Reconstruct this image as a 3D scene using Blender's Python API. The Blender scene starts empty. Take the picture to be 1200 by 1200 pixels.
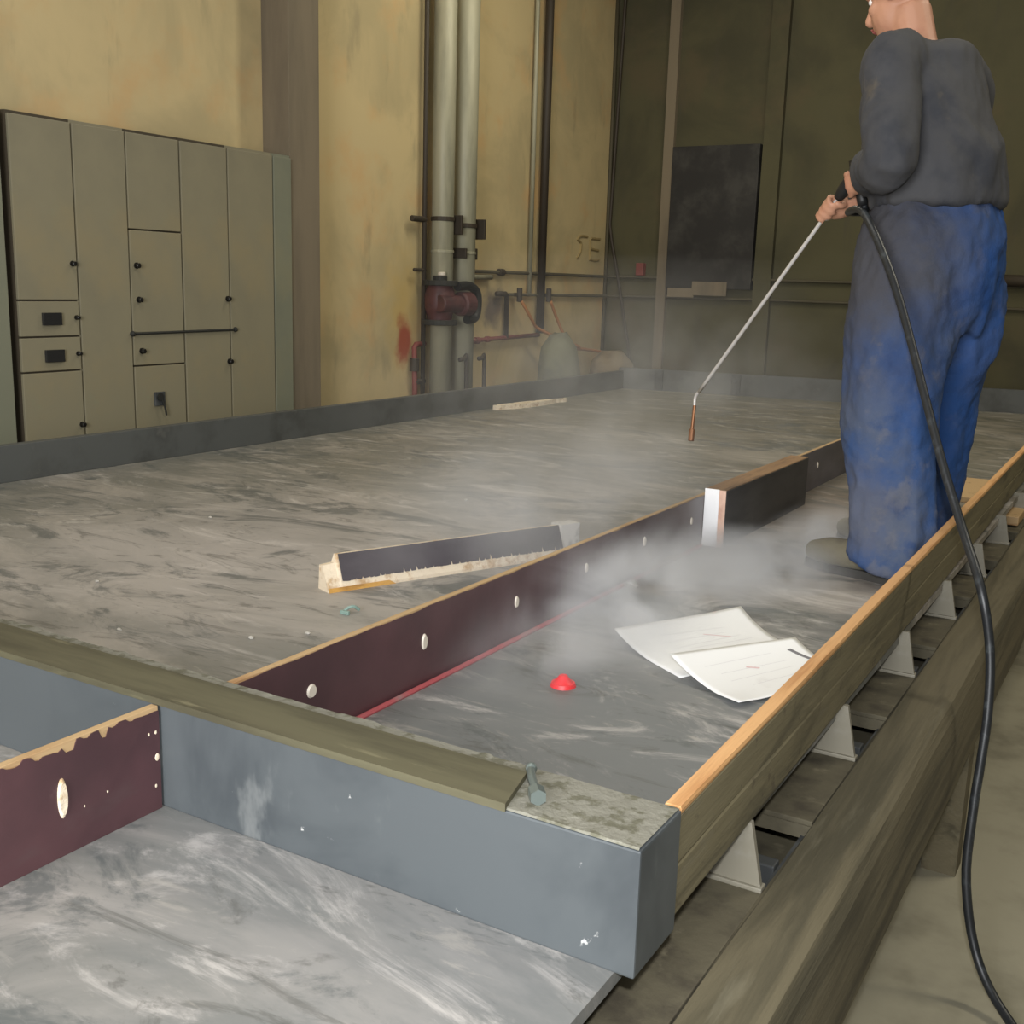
import bpy, bmesh, math, random
from mathutils import Vector, Matrix, noise
random.seed(7)
sc = bpy.context.scene
col = sc.collection
V = Vector

# ------------------------------------------------------------------ camera
cam_d = bpy.data.cameras.new('camera'); cam = bpy.data.objects.new('camera', cam_d); col.objects.link(cam)
Rr = ((0.85848907, 0.12853471, -0.49646284), (0.51200281, -0.15979706, 0.84398935), (0.02914862, -0.978746, -0.20299416))
CAM = V((0, 0, 0.8))                       # heights are measured from the table top; room floor is at FZ
FZ = -0.75
cam.matrix_world = Matrix(((Rr[0][0], -Rr[0][1], -Rr[0][2], 0), (Rr[1][0], -Rr[1][1], -Rr[1][2], 0), (Rr[2][0], -Rr[2][1], -Rr[2][2], 0.8), (0, 0, 0, 1)))
cam_d.sensor_width = 36; cam_d.lens = 36 * 1294 / 1200; cam_d.clip_start = 0.05; cam_d.clip_end = 60
sc.camera = cam

# ------------------------------------------------------------------ world, lights, exposure
w = bpy.data.worlds.new('hall_air'); sc.world = w; w.use_nodes = True
w.node_tree.nodes['Background'].inputs[0].default_value = (0.9, 0.88, 0.8, 1)
w.node_tree.nodes['Background'].inputs[1].default_value = 0.07
def area(name, loc, target, size, size_y, power, color):
    d = bpy.data.lights.new(name, 'AREA'); d.shape = 'RECTANGLE'; d.size = size; d.size_y = size_y; d.energy = power; d.color = color
    o = bpy.data.objects.new(name, d); col.objects.link(o); o.location = loc
    o.rotation_euler = (V(target) - V(loc)).to_track_quat('-Z', 'Y').to_euler(); return o
area('camera_flash', (0.02, 0.03, 0.95), (-1.6, 3.0, 0.3), 0.06, 0.04, 34, (0.97, 0.98, 1.0))
area('added_rear_light', (-.6, -2.7, 1.3), (-1.3, 4.0, .2), 2.0, 2.2, 270, (0.97, 0.98, 1.0))  # soft fill added behind the camera
area('hall_lamp', (-2.6, 2.4, 3.9), (-2.6, 2.4, 0), 2.4, 0.3, 38, (1.0, 0.96, 0.88))
area('hall_lamp', (-2.6, 6.6, 3.9), (-2.8, 6.8, 0), 2.4, 0.3, 60, (1.0, 0.93, 0.74))
area('hall_lamp', (1.4, 4.5, 3.9), (1.4, 4.5, 0), 2.4, 0.3, 84, (1.0, 0.93, 0.76))
sc.view_settings.view_transform = 'Standard'; sc.view_settings.look = 'None'
sc.view_settings.exposure = 0.0; sc.view_settings.gamma = 1.0; sc.view_settings.use_curve_mapping = False
sc.cycles.use_denoising = True
sc.cycles.volume_step_rate = 1.0; sc.cycles.volume_max_steps = 256; sc.cycles.volume_bounces = 1

# ------------------------------------------------------------------ materials
def srgb(r, g, b):
    f = lambda c: (c / 255 / 12.92) if c / 255 <= .04045 else ((c / 255 + .055) / 1.055) ** 2.4
    return (f(r), f(g), f(b), 1)
def mat(name, base, rough=0.6, metal=0.0, layers=(), bump=None, spec=None):
    """layers: dicts col, scale, lo, hi, k, stretch(3), dist(ortion), detail, spot=(x,y,z,r)"""
    m = bpy.data.materials.new(name); m.use_nodes = True; nt = m.node_tree; n = nt.nodes; L = nt.links
    b = n['Principled BSDF']; b.inputs['Roughness'].default_value = rough; b.inputs['Metallic'].default_value = metal
    if spec is not None: b.inputs['Specular IOR Level'].default_value = spec
    tc = n.new('ShaderNodeTexCoord')
    rgb = n.new('ShaderNodeRGB'); rgb.outputs[0].default_value = base; cur = rgb.outputs[0]
    def nz(d):
        mp = n.new('ShaderNodeMapping'); L.new(tc.outputs['Object'], mp.inputs[0])
        mp.inputs['Scale'].default_value = d.get('stretch', (1, 1, 1)); mp.inputs['Location'].default_value = d.get('off', (0, 0, 0))
        mp.inputs['Rotation'].default_value = d.get('rot', (0, 0, 0))
        t = n.new('ShaderNodeTexNoise'); L.new(mp.outputs[0], t.inputs['Vector'])
        t.inputs['Scale'].default_value = d.get('scale', 5); t.inputs['Detail'].default_value = d.get('detail', 5)
        t.inputs['Roughness'].default_value = d.get('nr', .6); t.inputs['Distortion'].default_value = d.get('dist', 0)
        return t.outputs['Fac']
    for d in layers:
        f = nz(d); mr = n.new('ShaderNodeMapRange'); mr.interpolation_type = 'SMOOTHSTEP'
        mr.inputs['From Min'].default_value = d.get('lo', .4); mr.inputs['From Max'].default_value = d.get('hi', .6)
        mr.inputs['To Max'].default_value = d.get('k', 1)
        if 'spot' in d:
            x, y, z, r = d['spot']; vm = n.new('ShaderNodeVectorMath'); vm.operation = 'DISTANCE'
            mp = n.new('ShaderNodeMapping'); L.new(tc.outputs['Object'], mp.inputs[0])
            s = d.get('sshape', (1, 1, 1)); mp.inputs['Scale'].default_value = s
            L.new(mp.outputs[0], vm.inputs[0]); vm.inputs[1].default_value = (x * s[0], y * s[1], z * s[2])
            sm = n.new('ShaderNodeMath'); sm.operation = 'MULTIPLY_ADD'; L.new(f, sm.inputs[0]); sm.inputs[1].default_value = r * 1.2
            L.new(vm.outputs['Value'], sm.inputs[2]); f = sm.outputs[0]
            mr.inputs['From Min'].default_value = r * 1.7; mr.inputs['From Max'].default_value = r * d.get('soft', .6)
        L.new(f, mr.inputs['Value'])
        mx = n.new('ShaderNodeMix'); mx.data_type = 'RGBA'; L.new(mr.outputs[0], mx.inputs['Factor'])
        L.new(cur, mx.inputs['A']); mx.inputs['B'].default_value = d['col']; cur = mx.outputs['Result']
    L.new(cur, b.inputs['Base Color'])
    if bump:
        f = nz(bump); bp = n.new('ShaderNodeBump'); bp.inputs['Strength'].default_value = bump.get('k', .3)
        bp.inputs['Distance'].default_value = bump.get('d', .01); L.new(f, bp.inputs['Height']); L.new(bp.outputs[0], b.inputs['Normal'])
    return m
def wood(name, base, dark, scale=(1, 1, 1), rough=.7):
    return mat(name, base, rough, layers=[dict(col=dark, scale=6, lo=.45, hi=.75, stretch=scale, detail=6), dict(col=dark, scale=25, lo=.55, hi=.8, stretch=scale, k=.5)],
               bump=dict(scale=20, stretch=scale, k=.25, d=.004))
M = {}
M['table'] = mat('worn_steel_table', srgb(122, 121, 114), .5, 0, [
    dict(col=srgb(166, 160, 152), scale=1.1, lo=.40, hi=.64, dist=1.6, detail=7, nr=.66, stretch=(.8, 1.4, 1)),
    dict(col=srgb(184, 178, 174), scale=2.5, spot=(-.25, -2.05, .75, 1.1), sshape=(1, .8, 1), k=.72, soft=.55),
    dict(col=srgb(112, 116, 119), scale=1.2, spot=(1.35, -2.7, .75, .95), sshape=(1, .6, 1), k=.75, soft=.7),
    dict(col=srgb(94, 89, 68), scale=1.4, spot=(-.5, 2.4, .75, 2.8), sshape=(.8, .8, 1), k=.85, soft=.5),  # far part painted darker olive, for light falling off with distance
    dict(col=srgb(110, 90, 76), scale=3, spot=(1.15, -.45, .75, .8), sshape=(1, .5, 1), k=.6, soft=.6),
    dict(col=srgb(80, 86, 86), scale=2.3, lo=.51, hi=.62, dist=1.6, detail=10, nr=.72, stretch=(.8, 1.5, 1), off=(3.3, 1.2, 0), k=.68),
    dict(col=srgb(216, 210, 204), scale=2.9, lo=.52, hi=.70, dist=1.8, detail=10, nr=.72, stretch=(.7, 1.6, 1), off=(7, 2, 0), k=.52),
    dict(col=srgb(78, 78, 73), scale=4.2, lo=.55, hi=.66, dist=3.0, detail=10, nr=.7, stretch=(.5, 1.6, 1), rot=(0, 0, .6), k=.5),
    dict(col=srgb(182, 176, 166), scale=6, lo=.57, hi=.70, dist=2.4, detail=10, nr=.7, stretch=(.5, 1.7, 1), rot=(0, 0, .35), k=.4)],
    bump=dict(scale=9, k=.12, d=.004, detail=6))
M['upstand'] = mat('blue_grey_painted_steel', srgb(82, 87, 89), .5, .1, [
    dict(col=srgb(66, 71, 74), scale=3, lo=.45, hi=.7, dist=.6), dict(col=srgb(118, 121, 120), scale=9, lo=.62, hi=.75, k=.7, stretch=(1, 1, .5)),
    dict(col=srgb(200, 200, 196), scale=30, lo=.70, hi=.76, k=.8)], bump=dict(scale=12, k=.1, d=.003))
M['upstand_far'] = mat('dark_grey_painted_steel', srgb(88, 90, 88), .6, .1, [dict(col=srgb(70, 71, 68), scale=4, lo=.45, hi=.7), dict(col=srgb(112, 112, 108), scale=8, lo=.6, hi=.75, k=.5)])
M['crust'] = mat('cement_crust', srgb(126, 124, 112), .9, 0, [dict(col=srgb(98, 96, 80), scale=40, lo=.48, hi=.62), dict(col=srgb(152, 150, 138), scale=18, lo=.6, hi=.75, k=.7)], bump=dict(scale=60, k=.5, d=.006))
M['olive'] = mat('olive_dirty_batten', srgb(92, 88, 66), .65, 0, [dict(col=srgb(70, 66, 48), scale=5, lo=.42, hi=.66, stretch=(.35, 3, 3), detail=8), dict(col=srgb(140, 134, 104), scale=14, lo=.6, hi=.75, stretch=(.3, 2, 2), k=.6)])
M['timber'] = mat('weathered_timber', srgb(116, 108, 82), .8, 0, [
    dict(col=srgb(74, 69, 52), scale=5, lo=.45, hi=.7, stretch=(3, .35, 3), detail=7, dist=.6), dict(col=srgb(116, 110, 92), scale=10, lo=.58, hi=.75, stretch=(2, .6, 2), k=.7),
    dict(col=srgb(70, 60, 48), scale=30, lo=.6, hi=.72, k=.6)], bump=dict(scale=16, stretch=(3, .3, 3), k=.4, d=.006))
M['beam'] = mat('old_timber_beam', srgb(106, 98, 76), .8, 0, [
    dict(col=srgb(74, 69, 52), scale=4, lo=.42, hi=.68, stretch=(4, .25, 4), detail=8, dist=.5), dict(col=srgb(122, 116, 96), scale=8, lo=.58, hi=.75, stretch=(3, .3, 3), k=.6)],
    bump=dict(scale=12, stretch=(4, .2, 4), k=.5, d=.008))
M['film'] = mat('dark_red_brown_film', srgb(88, 60, 63), .38, 0, [dict(col=srgb(72, 50, 53), scale=3, lo=.4, hi=.7), dict(col=srgb(108, 88, 86), scale=22, lo=.68, hi=.8, k=.5), dict(col=srgb(86, 68, 68), scale=5, lo=.58, hi=.75, stretch=(1, 1, 3), k=.5)], bump=dict(scale=30, k=.05))
M['film_misted_dusty'] = mat('misted_dusty_red_brown_film', srgb(88, 60, 63), .38, 0, [dict(col=srgb(104, 101, 102), scale=3, spot=(0, .75, .02, 1.5), sshape=(1, 1, 1.6), k=.62, soft=.55), dict(col=srgb(72, 50, 53), scale=3, lo=.4, hi=.7), dict(col=srgb(108, 88, 86), scale=22, lo=.68, hi=.8, k=.5), dict(col=srgb(86, 68, 68), scale=5, lo=.58, hi=.75, stretch=(1, 1, 3), k=.5)], bump=dict(scale=30, k=.05))  # grey spot paints the mist veil into the film colour, with some dust
M['film_grey'] = mat('dark_grey_film', srgb(84, 79, 84), .45, 0, [dict(col=srgb(68, 64, 68), scale=4, lo=.4, hi=.7, stretch=(1, 1, 3)), dict(col=srgb(104, 102, 100), scale=18, lo=.66, hi=.8, k=.5)], bump=dict(scale=30, k=.05))
M['film_block'] = mat('black_grey_film', srgb(58, 56, 54), .6, 0, [dict(col=srgb(42, 41, 40), scale=5, lo=.4, hi=.7, stretch=(1, 1, 4)), dict(col=srgb(92, 88, 82), scale=16, lo=.64, hi=.8, k=.5)])
M['ply'] = mat('pale_plywood_edge', srgb(186, 156, 114), .75, 0, [dict(col=srgb(160, 122, 82), scale=9, lo=.5, hi=.7, stretch=(1, .3, 6)), dict(col=srgb(120, 92, 66), scale=22, lo=.62, hi=.75, k=.6)])
M['splinter'] = mat('pale_splintered_wood', srgb(234, 218, 192), .85, 0, [dict(col=srgb(196, 164, 124), scale=30, lo=.5, hi=.7)], bump=dict(scale=60, k=.6, d=.006))
M['yellowwood'] = wood('yellow_wood_edge', srgb(214, 164, 84), srgb(170, 122, 62), (6, .5, 6))
M['pine'] = wood('fresh_pine', srgb(218, 170, 116), srgb(184, 130, 80), (8, .4, 8), .55)
M['brownwood'] = wood('brown_sawn_wood', srgb(150, 118, 84), srgb(104, 80, 58), (5, .6, 5))
M['white_paint'] = mat('white_painted_wood', srgb(252, 252, 252), .6, 0, [dict(col=srgb(240, 238, 234), scale=20, lo=.6, hi=.75)])
M['pinkwood'] = mat('pinkish_bare_wood', srgb(226, 188, 166), .7, 0, [dict(col=srgb(206, 160, 136), scale=14, lo=.5, hi=.7)])
M['greyblock'] = mat('grey_white_wood', srgb(216, 213, 206), .7, 0, [dict(col=srgb(150, 148, 142), scale=20, lo=.5, hi=.7)])
M['paper'] = mat('white_paper', srgb(236, 236, 234), .7, 0, [dict(col=srgb(214, 212, 210), scale=9, lo=.58, hi=.75, k=.6), dict(col=srgb(226, 196, 194), scale=16, lo=.66, hi=.76, k=.6)])
M['ink'] = mat('grey_print', srgb(206, 203, 204), .7)
M['stamp'] = mat('dark_grey_print', srgb(120, 118, 120), .7)
M['redink'] = mat('red_print', srgb(222, 192, 192), .7)
M['red'] = mat('red_plastic', srgb(232, 44, 52), .45)
M['redline'] = mat('dusty_red_strip', srgb(176, 84, 88), .7, 0, [dict(col=srgb(150, 120, 118), scale=6, lo=.5, hi=.72)])
M['white_plastic'] = mat('white_plastic', srgb(216, 206, 190), .5)
M['bolt'] = mat('greenish_zinc', srgb(118, 128, 124), .35, .5)
M['steel'] = mat('grey_bracket_steel', srgb(136, 131, 116), .6, .2, [dict(col=srgb(150, 146, 134), scale=12, lo=.5, hi=.7), dict(col=srgb(86, 84, 74), scale=20, lo=.6, hi=.74)])
M['ledge'] = mat('dirty_olive_ledge', srgb(92, 86, 68), .8, 0, [dict(col=srgb(66, 60, 48), scale=9, lo=.42, hi=.66, detail=8), dict(col=srgb(128, 120, 98), scale=16, lo=.58, hi=.72, k=.6)], bump=dict(scale=30, k=.4, d=.005))
M['darksteel'] = mat('dark_bracket_steel', srgb(72, 74, 74), .6, .2, [dict(col=srgb(92, 94, 94), scale=14, lo=.5, hi=.7)])
M['frame'] = mat('black_frame_steel', srgb(48, 48, 44), .7, .2)
M['chrome'] = mat('bright_lance_steel', srgb(226, 222, 218), .35, .35)
M['brass'] = mat('brown_nozzle_brass', srgb(142, 98, 66), .45, .6)
M['black'] = mat('black_rubber', srgb(34, 36, 38), .42, 0, [dict(col=srgb(58, 62, 64), scale=30, lo=.55, hi=.7)])
M['blackplastic'] = mat('black_plastic', srgb(28, 28, 28), .5)
M['concrete'] = mat('concrete_floor', srgb(160, 154, 132), .85, 0, [dict(col=srgb(108, 103, 86), scale=2, lo=.4, hi=.7), dict(col=srgb(150, 144, 124), scale=14, lo=.55, hi=.75, k=.6)], bump=dict(scale=50, k=.2, d=.003))
M['wall_yellow'] = mat('dingy_yellow_paint', srgb(204, 184, 138), .85, 0, [
    dict(col=srgb(182, 166, 126), scale=1.2, lo=.42, hi=.68, dist=.5), dict(col=srgb(208, 168, 116), scale=1.6, lo=.5, hi=.7, off=(4, 4, 4), k=.7),
    dict(col=srgb(150, 138, 108), scale=5, lo=.58, hi=.74, stretch=(1, 1, .3), k=.5),
    dict(col=srgb(206, 170, 84), scale=7, spot=(-4.6, 6.25, .60, .26), sshape=(1, 1, .5), k=.5, soft=.6),
    dict(col=srgb(156, 48, 38), scale=7, spot=(-4.6, 6.27, .38, .105), sshape=(1, 1, .5), k=.85, soft=1.0),
    dict(col=srgb(92, 84, 92), scale=8, spot=(-4.6, 7.44, .60, .20), k=.8, soft=.9)], bump=dict(scale=20, k=.1))
M['wall_olive'] = mat('dingy_olive_paint', srgb(84, 80, 56), .85, 0, [
    dict(col=srgb(70, 67, 48), scale=1.1, lo=.42, hi=.68, dist=.5), dict(col=srgb(92, 80, 58), scale=1.7, lo=.52, hi=.72, off=(5, 1, 2), k=.6),
    dict(col=srgb(76, 71, 58), scale=4, lo=.58, hi=.74, stretch=(2, 2, .3), k=.5)], bump=dict(scale=20, k=.1))
M['pilaster'] = mat('grey_brown_render', srgb(128, 116, 96), .85, 0, [dict(col=srgb(108, 98, 82), scale=2, lo=.4, hi=.7, stretch=(2, 2, .3))], bump=dict(scale=30, k=.15))
M['ceiling'] = mat('sooty_ceiling', srgb(120, 114, 96), .9, 0, [dict(col=srgb(96, 92, 78), scale=1, lo=.4, hi=.7)])
def cabm(name, c):
    return mat(name, srgb(*c), .55, 0, [dict(col=srgb(c[0] - 10, c[1] - 9, c[2] - 6), scale=1.6, lo=.42, hi=.7), dict(col=srgb(c[0] + 10, c[1] + 4, c[2] - 4), scale=2.2, lo=.52, hi=.75, off=(3, 3, 3), k=.6), dict(col=srgb(c[0] - 4, c[1] + 6, c[2] + 4), scale=6, lo=.64, hi=.72, k=.4)])
M['cab'] = cabm('beige_cabinet_enamel', (142, 135, 111))
M['cab_green'] = cabm('greenish_cabinet_enamel', (130, 131, 112))
M['gap'] = mat('dark_cabinet_carcass', srgb(70, 62, 48), .7)
M['knob'] = mat('black_knob', srgb(26, 24, 22), .4)
M['meter'] = mat('dark_meter_glass', srgb(42, 42, 42), .2)
M['meter_face'] = mat('grey_meter_dial', srgb(84, 84, 80), .4)
M['pipe'] = mat('grey_green_pipe', srgb(168, 164, 140), .5, .1, [dict(col=srgb(140, 138, 118), scale=4, lo=.4, hi=.7, stretch=(2, 2, .3))])
M['pipe_dark'] = mat('dark_pipe', srgb(62, 54, 44), .6, .1)
M['conduit'] = mat('dusty_conduit', srgb(78, 72, 54), .7)
M['pipe_red'] = mat('dull_red_pipe', srgb(128, 64, 58), .6)
M['valve_red'] = mat('maroon_valve_enamel', srgb(84, 46, 46), .5, 0, [dict(col=srgb(58, 36, 38), scale=12, lo=.45, hi=.7)])
M['orange_hose'] = mat('orange_hose', srgb(178, 118, 66), .6)
M['tarp'] = mat('grey_green_tarpaulin', srgb(124, 124, 104), .8, 0, [dict(col=srgb(98, 100, 92), scale=4, lo=.45, hi=.7)], bump=dict(scale=8, k=.4, d=.02))
M['sack'] = mat('dusty_brown_sack', srgb(140, 126, 104), .9, 0, [dict(col=srgb(112, 102, 90), scale=7, lo=.45, hi=.7)], bump=dict(scale=14, k=.5, d=.02))
M['darkpanel'] = mat('charcoal_panel', srgb(40, 38, 36), .7, 0, [dict(col=srgb(64, 62, 58), scale=3, lo=.45, hi=.7), dict(col=srgb(38, 37, 35), scale=5, lo=.55, hi=.7)])
M['pencil'] = mat('faded_brown_marking', srgb(158, 138, 94), .9)
M['denim'] = mat('dirty_blue_work_trousers', srgb(50, 77, 122), .9, 0, [
    dict(col=srgb(80, 90, 110), scale=4, lo=.40, hi=.64, detail=8), dict(col=srgb(34, 62, 108), scale=7, lo=.54, hi=.68, k=.75),
    dict(col=srgb(104, 105, 112), scale=11, lo=.54, hi=.66, k=.55, detail=9),
    dict(col=srgb(30, 70, 130), scale=5, spot=(.12, .20, .72, .62), sshape=(1, 1, .55), k=.6, soft=.8),
    dict(col=srgb(70, 69, 71), scale=3.2, spot=(-.14, -.16, .95, .36), sshape=(1, 1, .62), k=.95, soft=.8, detail=7),
    dict(col=srgb(98, 97, 98), scale=9, spot=(-.08, -.28, .2, .18), k=.65, soft=.8, detail=8)], bump=dict(scale=45, k=.5, d=.006), spec=.2)
M['jacket'] = mat('dark_grey_jacket', srgb(66, 66, 68), .85, 0, [dict(col=srgb(48, 50, 56), scale=5, lo=.45, hi=.7), dict(col=srgb(84, 78, 70), scale=8, lo=.58, hi=.74)], bump=dict(scale=60, k=.25, d=.003))
M['skin'] = mat('skin', srgb(190, 140, 112), .55, 0, [dict(col=srgb(170, 112, 90), scale=14, lo=.5, hi=.75, k=.6)])
M['hair'] = mat('short_dark_hair', srgb(52, 40, 32), .6, 0, [dict(col=srgb(34, 26, 22), scale=40, lo=.45, hi=.65, stretch=(1, 1, .3))])
M['eye'] = mat('eye_white', srgb(232, 228, 222), .25)
M['iris'] = mat('brown_iris', srgb(58, 38, 26), .2)
M['lip'] = mat('lip', srgb(160, 92, 84), .5)
M['boot'] = mat('dusty_olive_boot', srgb(106, 100, 82), .75, 0, [dict(col=srgb(86, 80, 66), scale=12, lo=.45, hi=.7), dict(col=srgb(118, 110, 94), scale=18, lo=.6, hi=.75, k=.6)], bump=dict(scale=40, k=.3, d=.004))
M['sole'] = mat('dark_boot_sole', srgb(54, 52, 48), .8)
M['sock'] = mat('black_sock', srgb(26, 28, 32), .9)
M['crumb'] = mat('pale_cement_crumb', srgb(186, 182, 172), .9)
M['greenclip'] = mat('pale_green_plastic', srgb(134, 160, 150), .5)

# ------------------------------------------------------------------ geometry helpers
def BM(): return bmesh.new()
def box(bm, x0, x1, y0, y1, z0, z1, bev=0, seg=2):
    r = bmesh.ops.create_cube(bm, size=1.0)
    for v in r['verts']:
        v.co = V((x0 + (v.co.x + .5) * (x1 - x0), y0 + (v.co.y + .5) * (y1 - y0), z0 + (v.co.z + .5) * (z1 - z0)))
    if bev:
        es = list({e for v in r['verts'] for e in v.link_edges})
        bmesh.ops.bevel(bm, geom=es, offset=bev, segments=seg, affect='EDGES', profile=.6)
    return bm
def frames(pts):
    out = []; t0 = (pts[1] - pts[0]).normalized(); up = V((0, 0, 1)) if abs(t0.z) < .9 else V((1, 0, 0))
    u = (up - t0 * up.dot(t0)).normalized()
    for i in range(len(pts)):
        a = pts[max(0, i - 1)]; b = pts[min(len(pts) - 1, i + 1)]; t = (b - a).normalized()
        u = (u - t * u.dot(t)).normalized(); out.append((t, u, t.cross(u)))
    return out
def smooth(pts, n):
    pts = [V(p) for p in pts]; out = []
    for i in range(len(pts) - 1):
        p0 = pts[max(0, i - 1)]; p1 = pts[i]; p2 = pts[i + 1]; p3 = pts[min(len(pts) - 1, i + 2)]
        for k in range(n):
            t = k / n
            out.append(.5 * ((2 * p1) + (p2 - p0) * t + (2 * p0 - 5 * p1 + 4 * p2 - p3) * t * t + (3 * p1 - p0 - 3 * p2 + p3) * t ** 3))
    out.append(pts[-1]); return out
def tube(bm, pts, rad, seg=12, n=1, flat=None, cap=True):
    """rad: one number or one per given point; flat: optional (axis vector, factor) squashing the section along an axis"""
    k = len(pts); rr = rad if isinstance(rad, (list, tuple)) else [rad] * k
    P = smooth(pts, n) if n > 1 else [V(p) for p in pts]
    if n > 1:
        R = []
        for i in range(k - 1):
            for q in range(n):
                t = q / n; t = t * t * (3 - 2 * t); R.append(rr[i] * (1 - t) + rr[i + 1] * t)
        R.append(rr[-1])
    else: R = list(rr)
    rings = []
    for p, r, (t, u, s) in zip(P, R, frames(P)):
        ring = []
        for j in range(seg):
            a = 2 * math.pi * j / seg; d = u * math.cos(a) * r + s * math.sin(a) * r
            if flat: ax = V(flat[0]).normalized(); d = d - ax * d.dot(ax) * (1 - flat[1])
            ring.append(bm.verts.new(p + d))
        rings.append(ring)
    for a, b in zip(rings, rings[1:]):
        for j in range(seg): bm.faces.new((a[j], a[(j + 1) % seg], b[(j + 1) % seg], b[j]))
    if cap: bm.faces.new(list(reversed(rings[0]))); bm.faces.new(rings[-1])
    return bm
def ball(bm, c, r, seg=16):
    rr = r if isinstance(r, (list, tuple)) else (r, r, r)
    q = bmesh.ops.create_uvsphere(bm, u_segments=seg, v_segments=max(6, seg * 2 // 3), radius=1)
    for v in q['verts']: v.co = V(c) + V((v.co.x * rr[0], v.co.y * rr[1], v.co.z * rr[2]))
    return bm
def oball(bm, c, ax, r, seg=16):
    """ellipsoid with axes ax (3 vectors) and radii r"""
    q = bmesh.ops.create_uvsphere(bm, u_segments=seg, v_segments=max(6, seg * 2 // 3), radius=1)
    for v in q['verts']: v.co = V(c) + ax[0] * v.co.x * r[0] + ax[1] * v.co.y * r[1] + ax[2] * v.co.z * r[2]
    return bm
def cyl(bm, a, b, r, seg=20, bev=0):
    a, b = V(a), V(b)
    if bev: d = (b - a).normalized(); return tube(bm, [a, a + d * bev, b - d * bev, b], [r - bev, r, r, r - bev], seg)
    return tube(bm, [a, b], r, seg)
def poly(bm, pts, ex):
    """extruded polygon: pts list of points, ex extrusion vector"""
    a = [bm.verts.new(V(p)) for p in pts]; b = [bm.verts.new(V(p) + V(ex)) for p in pts]; k = len(a)
    bm.faces.new(a); bm.faces.new(list(reversed(b)))
    for i in range(k): bm.faces.new((a[i], b[i], b[(i + 1) % k], a[(i + 1) % k]))
    return bm
def wloc(o):
    p = V((0, 0, 0))
    while o: p += o.location; o = o.parent
    return p
def obj(name, bm, m, parent=None, at=None, smooth_=False, sm_angle=None):
    me = bpy.data.meshes.new(name)
    off = wloc(parent) if parent else V((0, 0, 0))
    if at is not None: off = V(at)
    bmesh.ops.recalc_face_normals(bm, faces=bm.faces)
    for v in bm.verts: v.co -= off
    bm.to_mesh(me); bm.free()
    for mm in (m if isinstance(m, (list, tuple)) else [m]): me.materials.append(mm)
    if smooth_: me.shade_smooth()
    o = bpy.data.objects.new(name, me); col.objects.link(o)
    if parent: o.parent = parent
    if at is not None: o.location = V(at) - (wloc(parent) if parent else V((0, 0, 0)))
    if sm_angle:
        me.shade_smooth()
        try: me.set_sharp_from_angle(angle=math.radians(sm_angle))
        except Exception: pass
    return o
def tag(o, label, cat, group=None, kind=None):
    o['label'] = label; o['category'] = cat
    if group: o['group'] = group
    if kind: o['kind'] = kind
    return o
def thing(name, label, cat, loc=(0, 0, 0), group=None):
    o = bpy.data.objects.new(name, None); col.objects.link(o); o.location = loc; o.empty_display_size = .05
    return tag(o, label, cat, group)
def struct(name, bm, m):
    o = obj(name, bm, m); o['kind'] = 'structure'; return o
def dup(o, loc, label, parent=None):
    c = o.copy(); col.objects.link(c); c.location = loc
    if label: c['label'] = label
    for ch in o.children:
        d = ch.copy(); col.objects.link(d); d.parent = c
        for g in ch.children:
            e = g.copy(); col.objects.link(e); e.parent = d
    return c
def remesh(bm, voxel, name='tmp', smooth_it=2):
    me = bpy.data.meshes.new(name); bmesh.ops.recalc_face_normals(bm, faces=bm.faces); bm.to_mesh(me); bm.free()
    o = bpy.data.objects.new(name, me); col.objects.link(o)
    md = o.modifiers.new('r', 'REMESH'); md.mode = 'VOXEL'; md.voxel_size = voxel; md.use_smooth_shade = True
    if smooth_it: s = o.modifiers.new('s', 'SMOOTH'); s.factor = .5; s.iterations = smooth_it
    dg = bpy.context.evaluated_depsgraph_get(); dg.update()
    m2 = bpy.data.meshes.new_from_object(o.evaluated_get(dg)); out = bmesh.new(); out.from_mesh(m2)
    bpy.data.objects.remove(o); bpy.data.meshes.remove(me); bpy.data.meshes.remove(m2)
    return out

# ------------------------------------------------------------------ the room
struct('floor', box(BM(), -4.8, 5.2, -3.2, 9.6, FZ - .1, FZ), M['concrete'])
struct('wall_left', box(BM(), -4.8, -4.6, -3.2, 9.6, FZ, 4.2), M['wall_yellow'])
struct('wall_back', box(BM(), -4.6, 5.2, 9.4, 9.6, FZ, 4.2), M['wall_olive'])
struct('wall_right', box(BM(), 5.0, 5.2, -3.2, 9.4, FZ, 4.2), M['wall_olive'])
struct('wall_front', box(BM(), -4.6, 5.0, -3.2, -3.0, FZ, 4.2), M['wall_olive'])
struct('ceiling', box(BM(), -4.8, 5.2, -3.2, 9.6, 4.2, 4.3), M['ceiling'])
struct('trim_1', box(BM(), -4.6, -4.4, 4.905, 5.16, FZ, 4.2, .004), M['pilaster'])          # pilaster between the cabinets and the yellow wall
struct('trim_2', box(BM(), -3.17, -3.02, 9.34, 9.4, FZ, 4.2), M['wall_olive'])               # shallow pilaster on the back wall
struct('trim_3', box(BM(), -4.07, -3.98, 9.35, 9.4, FZ, 4.2), M['pilaster'])

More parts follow.
